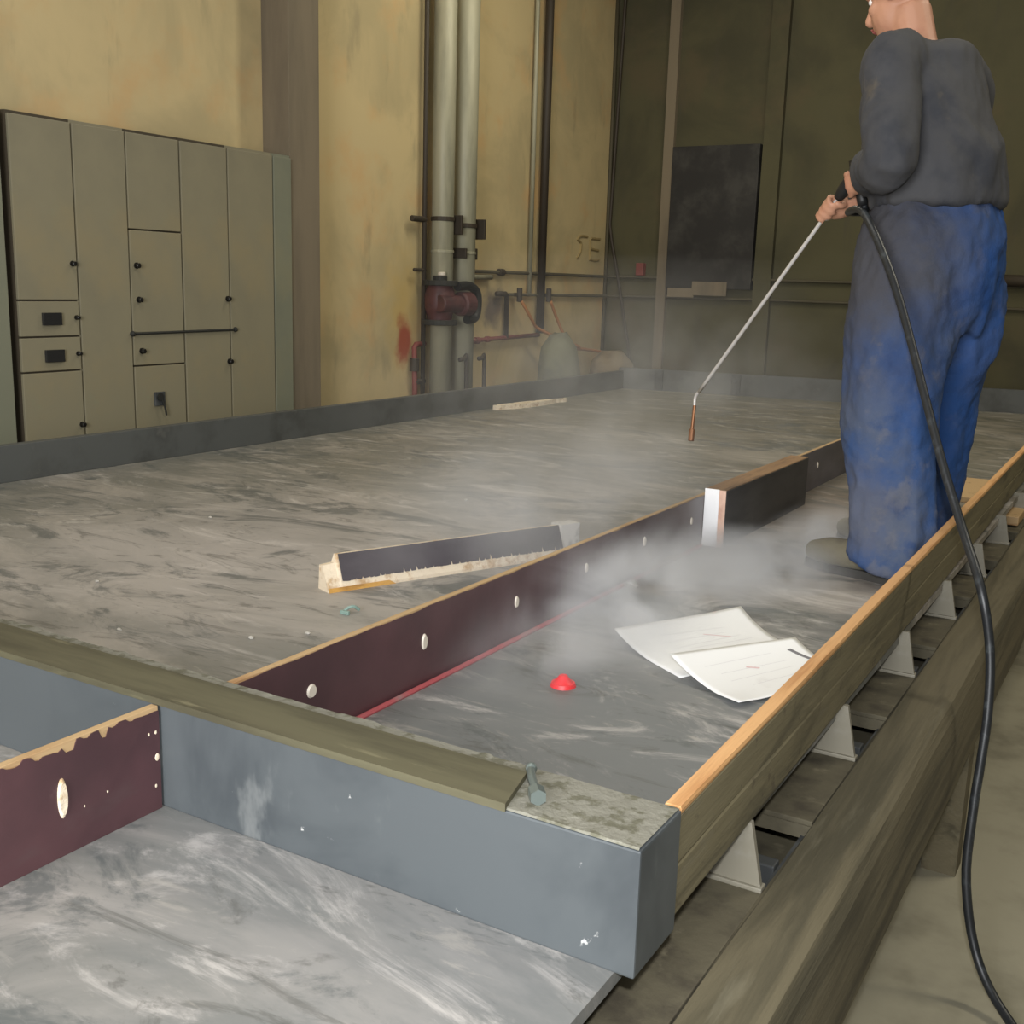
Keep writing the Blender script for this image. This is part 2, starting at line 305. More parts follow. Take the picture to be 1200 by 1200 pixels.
# ------------------------------------------------------------------ the steel casting table
TB = thing('casting_table', 'long steel casting table with raised grey edges and smeared dusty top', 'casting table', (-2.1, 4.4, FZ))
bm = BM(); box(bm, -3.79, -.478, .30, 8.75, -.02, 0); obj('table_top', bm, M['table'], TB)
bm = BM(); box(bm, -3.79, -.452, 1.083, 1.207, 0, .165, .003)
u = obj('upstand', bm, M['upstand'], TB)
bm = BM()                                                                        # cement crust along the upstand's top
for i in range(1):
    n = 420; xs = [-3.79 + (3.79 - .455) * k / n for k in range(n + 1)]
    prof = []
    for x in xs:
        wob = noise.noise(V((x * 9, 0, 0))) * .004 + noise.noise(V((x * 40, 3, 0))) * .003
        y0 = 1.084 if x > -.66 else 1.150
        prof.append([bm.verts.new((x, y0, .1655)), bm.verts.new((x, y0 + .002, .1675 + abs(wob))), bm.verts.new((x, 1.204 + wob, .1675 + abs(wob) * .8)), bm.verts.new((x, 1.207 + wob, .160))])
    for a, b in zip(prof, prof[1:]):
        for j in range(3): bm.faces.new((a[j], a[j + 1], b[j + 1], b[j]))
obj('cement_crust', bm, M['crust'], u)
bm = BM(); poly(bm, [(-3.79, 1.079, .165), (-.632, 1.079, .165), (-.655, 1.172, .165), (-3.79, 1.172, .165)], (0, 0, .011))
cv = obj('cover_strip', bm, M['olive'], u); cv['label'] = 'olive batten lying along the near edge'
bm = BM(); tube(bm, [(-.655, 1.182, .176), (-.640, 1.158, .178), (-.610, 1.120, .178)], .0055, 10); cyl(bm, (-.617, 1.128, .178), (-.604, 1.112, .178), .011, 6); ball(bm, (-.656, 1.185, .176), .008, 10)
obj('bolt', bm, M['bolt'], u)
bm = BM(); box(bm, -3.79, -3.75, .30, 8.10, 0, .142, .003); obj('upstand', bm, M['upstand_far'], TB)
bm = BM(); poly(bm, [(-3.79, 8.06, 0), (-.46, 8.62, 0), (-.46, 8.66, 0), (-3.79, 8.10, 0)], (0, 0, .165)); obj('upstand', bm, M['upstand_far'], TB)
for x in (-3.50, -2.9):                                                          # joint plates on the far edge
    y = 8.06 + (x + 3.79) * .168; obj('joint_plate', box(BM(), x, x + .07, y - .006, y + .004, .01, .16), M['darksteel'], TB)
bm = BM(); box(bm, -3.7, -3.6, .5, 8.5, -.2, -.02); box(bm, -2.2, -2.1, .5, 8.5, -.2, -.02); box(bm, -.66, -.58, .5, 8.5, -.2, -.02)
for y in (.6, 3.2, 5.8, 8.3): box(bm, -3.7, -.52, y, y + .08, -.28, -.2)
obj('frame', bm, M['frame'], TB)
for x in (-3.65, -.62):
    for y in (.64, 4.5, 8.34):
        bm = BM(); box(bm, x - .05, x + .05, y - .05, y + .05, FZ, -.2); box(bm, x - .09, x + .09, y - .09, y + .09, FZ, FZ + .015); obj('leg', bm, M['frame'], TB)
bm = BM(); box(bm, -.60, -.432, .30, 8.66, -.20, -.19); obj('tray', bm, M['ledge'], TB); LZ = -.095
proto = None
for k in range(13):
    y = 1.517 + .57 * k
    if proto is None:
        bm = BM(); poly(bm, [(-.57, y, LZ), (-.434, y, LZ), (-.4565, y, .013), (-.57, y, .013)], (0, .010, 0)); box(bm, -.57, -.432, y - .006, y + .016, LZ, LZ + .008, .002)
        br = obj('bracket', bm, M['steel'], TB, at=(-.5, y, LZ))
        bm = BM(); box(bm, -.57, -.432, y + .27, y + .57, LZ - .010, LZ, .002); box(bm, -.57, -.432, y + .27, y + .276, LZ - .035, LZ - .010)
        obj('ledge_plate', bm, M['ledge'], br, at=(-.5, y, LZ))
        bm = BM(); box(bm, -.450, -.440, y + .01, y + .27, -.19, LZ - .03); box(bm, -.55, -.45, y + .12, y + .15, -.19, LZ - .02, .003)
        obj('web', bm, M['darksteel'], br, at=(-.5, y, LZ)); proto = br; y0p = y
    else:
        c = proto.copy(); col.objects.link(c); c.parent = TB; c.location = proto.location + V((0, y - y0p, 0))
        for g in proto.children: d = g.copy(); col.objects.link(d); d.parent = c
bm = BM(); box(bm, -.57, -.432, .30, 1.517, LZ - .010, LZ, .002); obj('ledge', bm, M['ledge'], TB)

# ------------------------------------------------------------------ timber along the right edge
def rx(y): return -.0095 * (y - 1.2)
RL = thing('side_rail', 'weathered timber rail with a fresh pine strip on top, along right table edge', 'timber rail', (-.45, 4.5, .04))
bm = BM()
def prism(bm, sec, ys, jit=0, shift=rx):
    rings = []
    for y in ys:
        rings.append([bm.verts.new((x + shift(y) + noise.noise(V((i * 3.1, y * 3, 0))) * jit, y, z + noise.noise(V((i * 5.1, y * 2.3, 7))) * jit)) for i, (x, z) in enumerate(sec)])
    k = len(sec)
    for a, b in zip(rings, rings[1:]):
        for j in range(k): bm.faces.new((a[j], a[(j + 1) % k], b[(j + 1) % k], b[j]))
    bm.faces.new(rings[0]); bm.faces.new(list(reversed(rings[-1])))
    return bm
ys = [1.21 + .1 * i for i in range(74)]
prism(bm, [(-.4765, .001), (-.458, .0125), (-.455, .018), (-.4555, .082), (-.4575, .086), (-.4555, .090), (-.456, .152), (-.459, .157), (-.4765, .157)], ys, .0015)
obj('plank', bm, M['timber'], RL)
bm = BM(); prism(bm, [(-.4765, .1575), (-.4545, .1575), (-.4535, .163), (-.455, .168), (-.4755, .168), (-.477, .164)], ys[:-1], .0008); o = obj('top_strip', bm, M['pine'], RL); o['label'] = 'pale fresh pine top strip'
BMR = thing('timber_beam', 'heavy old timber beam running below the rail at the right', 'timber beam', (-.36, 4.5, -.34))
bm = BM()
sec = [(-.431, -.36), (-.431, -.097), (-.425, -.090), (-.39, -.091), (-.352, -.096), (-.333, -.108), (-.322, -.132), (-.315, -.19), (-.312, -.262), (-.316, -.34), (-.324, -.362)]
prism(bm, sec, [.3 + .12 * i for i in range(70)], .004, lambda y: 0); obj('beam', bm, M['beam'], BMR)
bm = BM()
for y in (.7, 3.0, 5.6, 8.3):
    box(bm, -.42, -.33, y, y + .09, FZ, -.34)
obj('support_post', bm, M['beam'], BMR)
tag(obj('wood_scrap', box(BM(), -.53, -.445, 4.72, 5.05, -.0865, -.05, .004), M['ply'], at=(-.49, 4.9, -.0865)), 'pale wood scrap lying on the ledge behind the hose', 'wood scrap')

# ------------------------------------------------------------------ formwork boards dividing the table
def board(label, y0, y1, film, jag, plugs, slot=None, x=-1.215, th=.0165, h=.165):
    T = thing('formwork_board', label, 'formwork board', (x - th / 2, (y0 + y1) / 2, 0))
    bm = BM(); box(bm, x - th + .0015, x - .0015, y0, y1, 0, h, .001); c = obj('plywood_core', bm, M['ply'], T)
    n = int((y1 - y0) / .006); top = []
    for i in range(n + 1):
        y = y1 + (y0 - y1) * i / n
        d = .0015 + jag * max(0, noise.noise(V((y * 14, 1.7, 0))) + .15) * 1.2 + jag * .5 * max(0, noise.noise(V((y * 45, 5.7, 0))))
        if jag > .005: d += .0035 * (noise.noise(V((math.floor(y * 90) * 1.7, 3, 1))) > .1) + (.014 if .975 < y < .985 or .915 < y < .93 else 0)
        top.append((x, y, h - d))
    bm = BM(); poly(bm, [(x, y0, .0005), (x, y1, .0005)] + top, (-.0015, 0, 0)); f = obj('film_face', bm, film, T)
    bm = BM(); box(bm, x - th, x - th + .0015, y0, y1, .0005, h - .001); obj('film_face', bm, film, T)
    for (py, pz, ry, rz) in plugs:
        bm = BM(); q = bmesh.ops.create_cone(bm, cap_ends=True, segments=20, radius1=1, radius2=.8, depth=1)
        for v in bm.verts: v.co = V((x + .0035 * (v.co.z + .5), py + v.co.x * ry, pz + v.co.y * rz))
        p = obj('plug', bm, M['splinter'] if rz > .016 and jag > .005 else M['white_plastic'], T); p['label'] = 'small pale oval plug'
    return T
pl = [(1.395, .094, .012, .013), (1.734, .092, .009, .017), (2.097, .089, .008, .014), (2.446, .096, .007, .013), (2.806, .098, .008, .014), (3.16, .096, .007, .012)]
board('long dark red-brown formwork board with white plugs standing across the table', 1.208, 3.80, M['film_misted_dusty'], .003, pl)
board('grey far formwork board standing beyond the white-ended timber block', 3.802, 6.6, M['film_grey'], .002, [(4.56, .095, .008, .014), (5.3, .095, .008, .014)])
nb = board('short red-brown formwork board with chipped top edge before the near table edge', .30, 1.078, M['film'], .013, [(.905, .086, .008, .030), (.55, .09, .008, .02)], x=-1.238)
for (y, z, s) in [(1.071, .125, .006), (1.072, .085, .012), (1.068, .04, .006), (1.058, .126, .005), (.98, .066, .004), (.94, .06, .004)]:
    bm = BM(); ball(bm, (-1.2380, y, z), (.0010, s * .35, s * .5), 8); obj('chip_mark', bm, M['splinter'], nb)
BK = thing('timber_block', 'squared timber block with white-painted end standing against the divider board', 'timber block', (-1.178, 3.7, 0))
bm = BM(); box(bm, -1.2135, -1.146, 3.262, 4.16, 0, .185, .002); obj('block_body', bm, M['brownwood'], BK)
bm = BM(); box(bm, -1.146, -1.1435, 3.266, 4.158, .002, .182); obj('film_face', bm, M['film_block'], BK)
bm = BM(); box(bm, -1.2138, -1.166, 3.2585, 3.262, .001, .1855, .0012); o = obj('painted_end', bm, M['white_paint'], BK); o['label'] = 'bright white painted end'
bm = BM(); box(bm, -1.166, -1.144, 3.2588, 3.262, .001, .184, .0012); o = obj('bare_end', bm, M['pinkwood'], BK); o['label'] = 'narrow pinkish bare wood strip'
SL = BM(); tube(SL, [(-1.209, 1.21, .004), (-1.207, 1.8, .004), (-1.209, 2.4, .004), (-1.207, 3.0, .004), (-1.208, 3.24, .004)], .0055, 8, 4)
tag(obj('sealing_strip', SL, M['redline'], at=(-1.208, 2.2, 0)), 'thin red strip along the foot of the long divider board', 'sealing strip')

# ------------------------------------------------------------------ offcut with splintered edge
d = V((.394, .919, 0)).normalized(); s_ = V((d.y, -d.x, 0))                      # along the strip / towards the viewer
A = V((-1.800, 2.135, 0))
OC = thing('plywood_offcut', 'dark film-faced offcut with pale splintered lower edge beside the divider board', 'plywood offcut', A + d * .4)
def ocp(t, a, z): return A + d * t + s_ * a + V((0, 0, z))
Lq = .78
bm = BM()
secA = [(0, 0), (.001, .009), (-.007, .028), (-.034, .092), (-.052, .090), (-.056, 0)]
rr_ = [[bm.verts.new(ocp(t, a, z * k)) for a, z in secA] for t, k in ((0, .72), (.035, .76), (.042, 1), (Lq, 1))]
for ra, rb in zip(rr_, rr_[1:]):
    for i in range(6): bm.faces.new((ra[i], ra[(i + 1) % 6], rb[(i + 1) % 6], rb[i]))
bm.faces.new(rr_[0]); bm.faces.new(list(reversed(rr_[-1]))); obj('wood_core', bm, M['splinter'], OC)
nrm = (s_ * .083 + V((0, 0, .034))).normalized()
bm = BM(); n = 320; low = []
for i in range(n + 1):
    t = .044 + (Lq - .044) * i / n; k = i / n
    lo = -.22 + .12 * math.sin(k * 3.1) + .10 * noise.noise(V((t * 38, 2, 0))) + .60 * max(0, noise.noise(V((t * 150, 6, 0))))
    if lo < 0: a, z = -.007 + .008 * -lo, .028 + .019 * lo
    else: a, z = -.007 - .027 * lo, .028 + .064 * lo
    low.append(ocp(t, a, z) + nrm * .0012)
poly(bm, low + [ocp(Lq, -.034, .092) + nrm * .0012, ocp(.044, -.034, .092) + nrm * .0012], nrm * .0015); obj('film_face', bm, M['film_grey'], OC)
bm = BM(); poly(bm, [ocp(.002, .0015, .0), ocp(.20, .0015, .0), ocp(.18, .0015, .012), ocp(.002, .0015, .012)], s_ * .002); o = obj('edge_strip', bm, M['yellowwood'], OC); o['label'] = 'yellow wood lower edge'
bm = BM(); c0 = ocp(Lq + .004, -.02, 0)
poly(bm, [c0, c0 + d * .07, c0 + d * .07 - s_ * .05, c0 - s_ * .05], (0, 0, .094)); tag(obj('wooden_block', bm, M['greyblock'], at=c0), 'small grey-white block at the far end of the dark offcut', 'wooden block')
# splintered plank at the far left edge
bm = BM(); n = 30; up_, lo_ = [], []
for i in range(n + 1):
    k = i / n; p = V((-3.70, 6.02, 0)) + (V((-3.60, 6.80, 0)) - V((-3.70, 6.02, 0))) * k
    wd = .10 * math.sin(math.pi * min(1, k * 1.15 + .05)) ** .6 if k < .95 else .02
    lo_.append(p + V((wd * .6 + noise.noise(V((k * 14, 0, 0))) * .012, 0, 0))); up_.append(p + V((-wd * .2 + noise.noise(V((k * 17, 5, 0))) * .02, 0, 0)))
poly(bm, lo_ + list(reversed(up_)), (0, 0, .03)); tag(obj('wood_splinter', bm, M['splinter'], at=(-3.65, 6.4, 0)), 'pale splintered strip of wood lying by the far left table edge', 'wood scrap')

# ------------------------------------------------------------------ papers, cone, bits
def sheet(label, c00, c10, c11, c01, lift, marks):
    """bilinear sheet with curled corners; lift(u,v) gives height"""
    P = lambda u, v: (V(c00) * (1 - u) * (1 - v) + V(c10) * u * (1 - v) + V(c11) * u * v + V(c01) * (1 - u) * v) + V((0, 0, lift(u, v)))
    T = V(c00) * .25 + V(c10) * .25 + V(c11) * .25 + V(c01) * .25
    R = thing('paper_sheet', label, 'paper', T)
    n = 22; bm = BM(); g = [[bm.verts.new(P(i / n, j / n)) for j in range(n + 1)] for i in range(n + 1)]
    for i in range(n):
        for j in range(n): bm.faces.new((g[i][j], g[i + 1][j], g[i + 1][j + 1], g[i][j + 1]))
    r = bmesh.ops.extrude_face_region(bm, geom=list(bm.faces))
    for v in r['geom']:
        if isinstance(v, bmesh.types.BMVert): v.co.z += .0008
    obj('sheet', bm, M['paper'], R, smooth_=True)
    for u0, v0, u1, v1, nm, wd in marks:
        bm = BM()
        if 1:
            a = V((u0, v0)); b = V((u1, v1)); t = (b - a).normalized(); q = V((-t.y, t.x)) * wd; k = 8; prev = None
            for i in range(k + 1):
                m_ = a + (b - a) * i / k; A_ = bm.verts.new(P(*(m_ + q)) + V((0, 0, .0013))); B_ = bm.verts.new(P(*(m_ - q)) + V((0, 0, .0013)))
                if prev: bm.faces.new((prev[0], A_, B_, prev[1]))
                prev = (A_, B_)
        o = obj('printed_line', bm, M[nm], R)
    return R
sheet('upper white drawing sheet lying on the grey table, partly under another', (-1.019, 2.21, .001), (-.838, 2.552, .001), (-.645, 2.40, .001), (-.80, 2.075, .001),
      lambda u, v: .031 * max(0, 1 - v * 1.5) ** 2 + .004 * math.sin(u * 5) * v * (1 - v) + .012 * max(0, u - .7) * (1 - v),
      [(.2, .2, .75, .25, 'ink', .002), (.25, .45, .8, .42, 'ink', .002), (.3, .6, .6, .62, 'ink', .002), (.2, .33, .7, .33, 'ink', .002), (.35, .5, .85, .52, 'ink', .002), (.55, .3, .72, .42, 'redink', .006)])
sheet('front white drawing sheet with a dark stamp lying over the other, near pine strip', (-.836, 2.098, .002), (-.648, 2.372, .002), (-.500, 2.30, .002), (-.642, 1.985, .002),
      lambda u, v: .034 * max(0, 1 - v * 1.25) ** 2 + .004 + .012 * max(0, .2 - u) * max(0, v - .7) * 8,
      [(.15, .25, .7, .2, 'ink', .002), (.2, .55, .75, .5, 'ink', .002), (.2, .4, .75, .37, 'ink', .002), (.3, .7, .7, .66, 'ink', .002), (.42, .36, .50, .42, 'redink', .012), (.86, .18, .93, .42, 'stamp', .018)])
bm = BM(); q = bmesh.ops.create_cone(bm, cap_ends=True, segments=28, radius1=.027, radius2=.024, depth=.008)
for v in bm.verts: v.co.z += .004
tube(bm, [(0, 0, .008), (0, 0, .011), (0, 0, .018), (0, 0, .023)], [.021, .017, .012, .008], 20)
for v in bm.verts: v.co += V((-.982, 1.895, 0))
tag(obj('plastic_cone', bm, M['red'], at=(-.982, 1.895, 0), sm_angle=40), 'small red plastic cone standing on the bare grey table', 'plastic cone')
def crumb(x, y, r, lab, m='crumb', z=0):
    bm = BM(); bmesh.ops.create_icosphere(bm, subdivisions=2, radius=r)
    for v in bm.verts: v.co = V((v.co.x * 1.3, v.co.y, v.co.z * .7)) * (1 + .5 * noise.noise(v.co / r * 1.2 + V((x * 9, y * 7, 0)))) + V((x, y, r * .55 + z))
    return tag(obj('cement_crumb', bm, M[m], at=(x, y, z)), lab, 'crumb', None)
crumb(-1.185, 2.665, .016, 'white lump beside the red strip at the divider foot')
crumb(-.675, 1.445, .0055, 'tiny white crumb on the bare table nearest the upstand')
G = 'pale crumbs scattered on the left part of the table'
for (x, y) in [(-2.35, 1.86), (-1.98, 1.62), (-2.7, 2.6), (-2.2, 3.4), (-1.7, 1.75)]:
    o = crumb(x, y, .005, 'tiny pale crumb on the dusty left part of the table'); o['group'] = G
for (x, y) in [(-1.62, 1.85), (-1.44, 2.02)]:
    o = crumb(x, y, .0045, 'tiny pale crumb between the offcut and the long divider board'); o['group'] = 'crumbs between offcut and divider'
bm = BM(); tube(bm, [(-1.655, 2.02, .005), (-1.648, 2.03, .014), (-1.640, 2.042, .015), (-1.636, 2.055, .005)], .004, 8, 3); box(bm, -1.66, -1.635, 2.012, 2.02, .0, .010, .002)
tag(obj('plastic_clip', bm, M['greenclip'], at=(-1.645, 2.03, 0)), 'small pale green clip lying beside the divider board', 'clip')
tag(obj('wood_offcut', box(BM(), -.72, -.55, 4.62, 5.15, 0, .022, .003), M['ply'], at=(-.64, 4.88, 0)), 'pale board offcut lying on the table behind the worker', 'wood offcut')
bm = BM(); tube(bm, [(-.655, 4.30, 0), (-.655, 4.30, .035), (-.655, 4.30, .040)], [.016, .02, .018], 18)
tag(obj('paper_cup', bm, M['white_plastic'], at=(-.655, 4.30, 0)), 'small white cup standing behind the blue trouser leg', 'cup')

# ------------------------------------------------------------------ switch cabinets along the left wall
CX = -4.40
def cabinet(label, y0, y1, rows, m, knobs=(), meters=(), z1=1.46, base=M['gap']):
    T = thing('electrical_cabinet', label, 'electrical cabinet', ((CX - 4.59) / 2, (y0 + y1) / 2, FZ))
    bm = BM(); box(bm, -4.595, CX, y0, y1, FZ, z1); obj('carcass', bm, base, T)
    for (a, b, ya, yb) in rows:
        ya = y0 if ya is None else ya; yb = y1 if yb is None else yb
        bm = BM(); box(bm, CX, CX + .016, ya + .004, yb - .004, a + .004, b - .004, .003); dr = obj('door', bm, m, T)
        for (ky, kz, kr) in knobs:
            if a < kz < b and ya < ky < yb:
                bm = BM(); cyl(bm, (CX + .015, ky, kz), (CX + .022, ky, kz), kr, 16); cyl(bm, (CX + .022, ky, kz), (CX + .04, ky, kz), kr * .8, 14, .002); obj('knob', bm, M['knob'], dr)
        for (my, mz) in meters:
            if a < mz < b:
                bm = BM(); box(bm, CX + .014, CX + .03, my - .049, my + .049, mz - .028, mz + .028, .003); me_ = obj('meter', bm, M['meter'], dr)
    return T
cabinet('greenish cabinet at the far left behind a dark gap', 2.45, 3.085, [(FZ + .06, 1.45, None, None)], M['cab_green'])
cabinet('beige cabinet with two dark meters on its small doors', 3.125, 3.445, [(.662, 1.45, None, None), (.50, .662, None, None), (.343, .50, None, None), (FZ + .06, .343, None, None)], M['cab'],
        [(3.417, .828, .013), (3.424, .585, .011), (3.424, .42, .011), (3.426, .088, .013)], [(3.29, .58), (3.295, .414)])
cabinet('plain beige cabinet with no knobs beside the metered one', 3.447, 3.745, [(FZ + .06, 1.45, None, None)], M['cab'], base=M['cab'])
cabinet('beige cabinet with four doors and knobs on the left side', 3.747, 4.078, [(1.0, 1.45, None, None), (.505, 1.0, None, None), (.345, .505, None, None), (FZ + .06, .345, None, None)], M['cab'],
        [(3.784, .83, .015), (3.791, .667, .015), (3.797, .418, .015)])
LK = thing('door_lock', 'small grey hasp lock low on a beige cabinet door', 'lock', (CX + .02, 3.89, .15))
bm = BM(); box(bm, CX + .016, CX + .03, 3.862, 3.925, .14, .21, .003); obj('plate', bm, M['darksteel'], LK)
bm = BM(); cyl(bm, (CX + .03, 3.89, .185), (CX + .036, 3.89, .185), .02, 14); tube(bm, [(CX + .034, 3.90, .175), (CX + .036, 3.915, .13), (CX + .034, 3.925, .09)], .005, 8, 3); obj('hasp', bm, M['frame'], LK)
cabinet('beige cabinet with two knobs beside a vertical seam at its right', 4.082, 4.405, [(.507, 1.45, None, None), (FZ + .06, .507, None, None)], M['cab'], [(4.386, .673, .015), (4.39, .341, .015)])
cabinet('wide plain beige cabinet next to the narrow end panel', 4.407, 4.75, [(FZ + .06, 1.45, None, None)], M['cab'], base=M['cab'])
cabinet('narrow greenish cabinet panel against the grey pilaster', 4.753, 4.902, [(FZ + .06, 1.45, None, None)], M['cab_green'], base=M['cab_green'])
bm = BM(); tube(bm, [(CX + .022, 3.741, .503), (CX + .022, 4.432, .510)], .0065, 8); ball(bm, (CX + .022, 3.741, .503), .014, 10); ball(bm, (CX + .022, 4.434, .51), .014, 10)
tag(obj('locking_bar', bm, M['frame'], at=(CX + .02, 4.09, .5)), 'thin dark bar across two beige cabinet doors', 'locking bar')

# ------------------------------------------------------------------ pipes and fittings on the yellow wall
def pipe(name, label, pts, r, m, cat='pipe', rings=(), n=1, group=None):
    T = thing(name, label, cat, pts[0], group)
    obj('tube', tube(BM(), pts, r, 16, n), m, T, smooth_=True)
    for (c, ax, rr, ln, mm) in rings:
        bm = BM(); c = V(c); ax = V(ax); cyl(bm, c - ax * ln / 2, c + ax * ln / 2, rr, 18, .003); obj('clamp', bm, mm, T)
    return T
Z = V((0, 0, 1))
pipe('riser_pipe', 'fat grey riser pipe carrying the maroon valve', [(-4.48, 6.55, FZ), (-4.48, 6.55, 4.15)], .078, M['pipe'], rings=[((-4.48, 6.55, 1.22), Z, .084, .03, M['pipe_dark']), ((-4.48, 6.55, 1.0), Z, .082, .02, M['pipe'])])
pipe('riser_pipe', 'fat grey riser pipe just right of the maroon valve pipe', [(-4.48, 6.82, FZ), (-4.48, 6.82, 4.15)], .086, M['pipe'], rings=[((-4.48, 6.82, 1.19), Z, .094, .03, M['pipe_dark']), ((-4.48, 6.82, 1.0), Z, .09, .02, M['pipe'])])
pipe('thin_pipe', 'thin black pipe left of the two fat riser pipes', [(-4.55, 6.43, -.6), (-4.55, 6.43, 4.15)], .017, M['pipe_dark'], rings=[((-4.55, 6.36, 1.21), V((0, 1, 0)), .02, .16, M['pipe_dark']), ((-4.55, 6.38, .87), V((0, 1, 0)), .012, .14, M['pipe_dark'])])
for (y, z0, z1, lb) in [(6.63, 1.12, 1.25, 'upper dark hanger between the riser pipes'), (6.93, 1.10, 1.24, 'dark hanger right of the second riser pipe'), (6.69, .96, 1.03, 'short dark hanger between the riser pipes')]:
    tag(obj('pipe_hanger', box(BM(), -4.60, -4.37, y - .012, y + .012, z0, z1, .004), M['pipe_dark'], at=(-4.385, y, z0)), lb, 'pipe hanger')
bm = BM(); cyl(bm, (-4.6, 7.0, 1.0), (-4.5, 7.0, 1.0), .02, 12); box(bm, -4.53, -4.5, 6.98, 7.04, .96, 1.04, .004); tag(obj('wall_bracket', bm, M['pipe_dark'], at=(-4.55, 7.0, 1.0)), 'small dark bracket on yellow wall beside the riser pipes', 'bracket')
VL = thing('valve', 'maroon motor valve with a black cap on the fat riser pipe', 'valve', (-4.42, 6.5, .65))
bm = BM(); tube(bm, [(-4.46, 6.50, .52), (-4.46, 6.50, .56), (-4.46, 6.50, .62), (-4.46, 6.50, .70), (-4.46, 6.50, .76), (-4.46, 6.50, .79)], [.085, .09, .11, .11, .09, .085], 18, 2); cyl(bm, (-4.40, 6.40, .645), (-4.36, 6.70, .645), .062, 18, .006); obj('valve_body', bm, M['valve_red'], VL, sm_angle=40)
for z in (.515, .785): bm = BM(); cyl(bm, (-4.46, 6.50, z - .018), (-4.46, 6.50, z + .018), .125, 20, .004); obj('flange', bm, M['frame'], VL)
bm = BM(); cyl(bm, (-4.366, 6.60, .645), (-4.355, 6.72, .645), .085, 22, .012); obj('motor_cap', bm, M['valve_red'], VL)
bm = BM(); tube(bm, [(-4.355, 6.56, .765), (-4.35, 6.70, .77), (-4.345, 6.79, .73), (-4.345, 6.81, .645), (-4.345, 6.78, .55), (-4.35, 6.68, .535)], .032, 12, 4); obj('black_hood', bm, M['blackplastic'], VL)
bm = BM(); cyl(bm, (-4.44, 6.47, .80), (-4.44, 6.47, .835), .05, 16, .004); obj('stem', bm, M['frame'], VL)
bm = BM(); cyl(bm, (-4.42, 6.46, .835), (-4.42, 6.46, .86), .028, 16, .004); obj('white_cap', bm, M['white_plastic'], VL)
pipe('conduit', 'upper dark conduit running along the yellow wall onto the back wall', [(-4.575, 7.0, .878), (-4.575, 8.2, .881), (-4.575, 9.30, .882), (-4.50, 9.375, .884), (-3, 9.375, .886), (4.9, 9.375, .872)], .013, M['conduit'], 'conduit', rings=[((-4.575, 7.5, .88), V((0, 1, 0)), .026, .07, M['pipe_dark'])])
pipe('conduit', 'lower dark conduit running along the yellow wall onto the back wall', [(-4.575, 7.48, .71), (-4.575, 9.30, .708), (-4.50, 9.375, .710), (-3, 9.375, .720), (4.9, 9.375, .70)], .012, M['conduit'], 'conduit')
pipe('horizontal_pipe', 'pale pipe just below the upper conduit beside the risers', [(-4.57, 6.95, .835), (-4.57, 7.35, .838)], .018, M['pipe'])
pipe('red_pipe', 'dull red pipe low along the yellow wall', [(-4.56, 6.93, .36), (-4.56, 7.4, .372), (-4.56, 8.1, .385)], .017, M['pipe_red'], rings=[((-4.56, 7.15, .365), V((0, 1, 0)), .026, .05, M['pipe_red']), ((-4.56, 7.3, .37), V((0, 1, 0)), .024, .04, M['pipe_red'])])
pipe('branch_pipe', 'short dark vertical pipe joining the red pipe below conduit', [(-4.56, 7.42, .715), (-4.56, 7.55, .715), (-4.56, 7.572, .70), (-4.56, 7.575, .372)], .02, M['pipe_dark'])
pipe('drop_pipe', 'dark vertical drop pipe ending above the grey tarpaulin', [(-4.55, 8.09, 4.15), (-4.55, 8.10, .40)], .034, M['pipe_dark'])
pipe('drop_pipe', 'slim pale vertical pipe left of the dark drop pipe', [(-4.57, 7.93, 4.15), (-4.57, 7.94, .72)], .018, M['pipe'])
pipe('red_standpipe', 'small red standpipe with elbow at foot of yellow wall', [(-4.56, 6.46, .362), (-4.56, 6.36, .36), (-4.56, 6.34, .34), (-4.56, 6.35, .05), (-4.56, 6.35, -.5)], .019, M['pipe_red'], rings=[((-4.56, 6.345, .22), Z, .034, .09, M['pipe_dark']), ((-4.56, 6.40, .10), V((0, 1, 0)), .02, .12, M['pipe_dark'])])
pipe('drain_pipe', 'small dark hooked drain pipe in front of the right riser', [(-4.39, 6.66, .25), (-4.39, 6.72, .255), (-4.39, 6.75, .23), (-4.39, 6.755, -.4)], .016, M['pipe_dark'], n=2)
pipe('drain_pipe', 'small dark hooked drain pipe right of both risers', [(-4.42, 6.96, .245), (-4.42, 7.01, .245), (-4.42, 7.04, .22), (-4.42, 7.045, -.4)], .016, M['pipe_dark'], n=2)
for (y, lb) in ((7.70, 'left orange hose hanging from a dark wall tap'), (8.18, 'right orange hose hanging from a dark wall tap')):
    T = thing('hose', lb, 'hose', (-4.5, y, .70))
    bm = BM(); cyl(bm, (-4.52, y, .655), (-4.52, y, .765), .022, 12, .004); cyl(bm, (-4.57, y, .71), (-4.52, y, .71), .015, 10); obj('tap', bm, M['pipe_dark'], T)
    pts = [(-4.5, 7.70, .66), (-4.48, 7.74, .60), (-4.47, 7.83, .51), (-4.48, 7.93, .45), (-4.44, 8.10, .39), (-4.40, 8.30, .335), (-4.35, 8.45, .28)] if y < 8 else [(-4.5, 8.18, .66), (-4.5, 8.29, .527), (-4.48, 8.42, .361), (-4.46, 8.54, .27), (-4.45, 8.75, .248), (-4.42, 9.04, .215), (-4.40, 9.15, .196)]
    obj('hose_tube', tube(BM(), pts, .013, 10, 5), M['orange_hose'], T, smooth_=True)
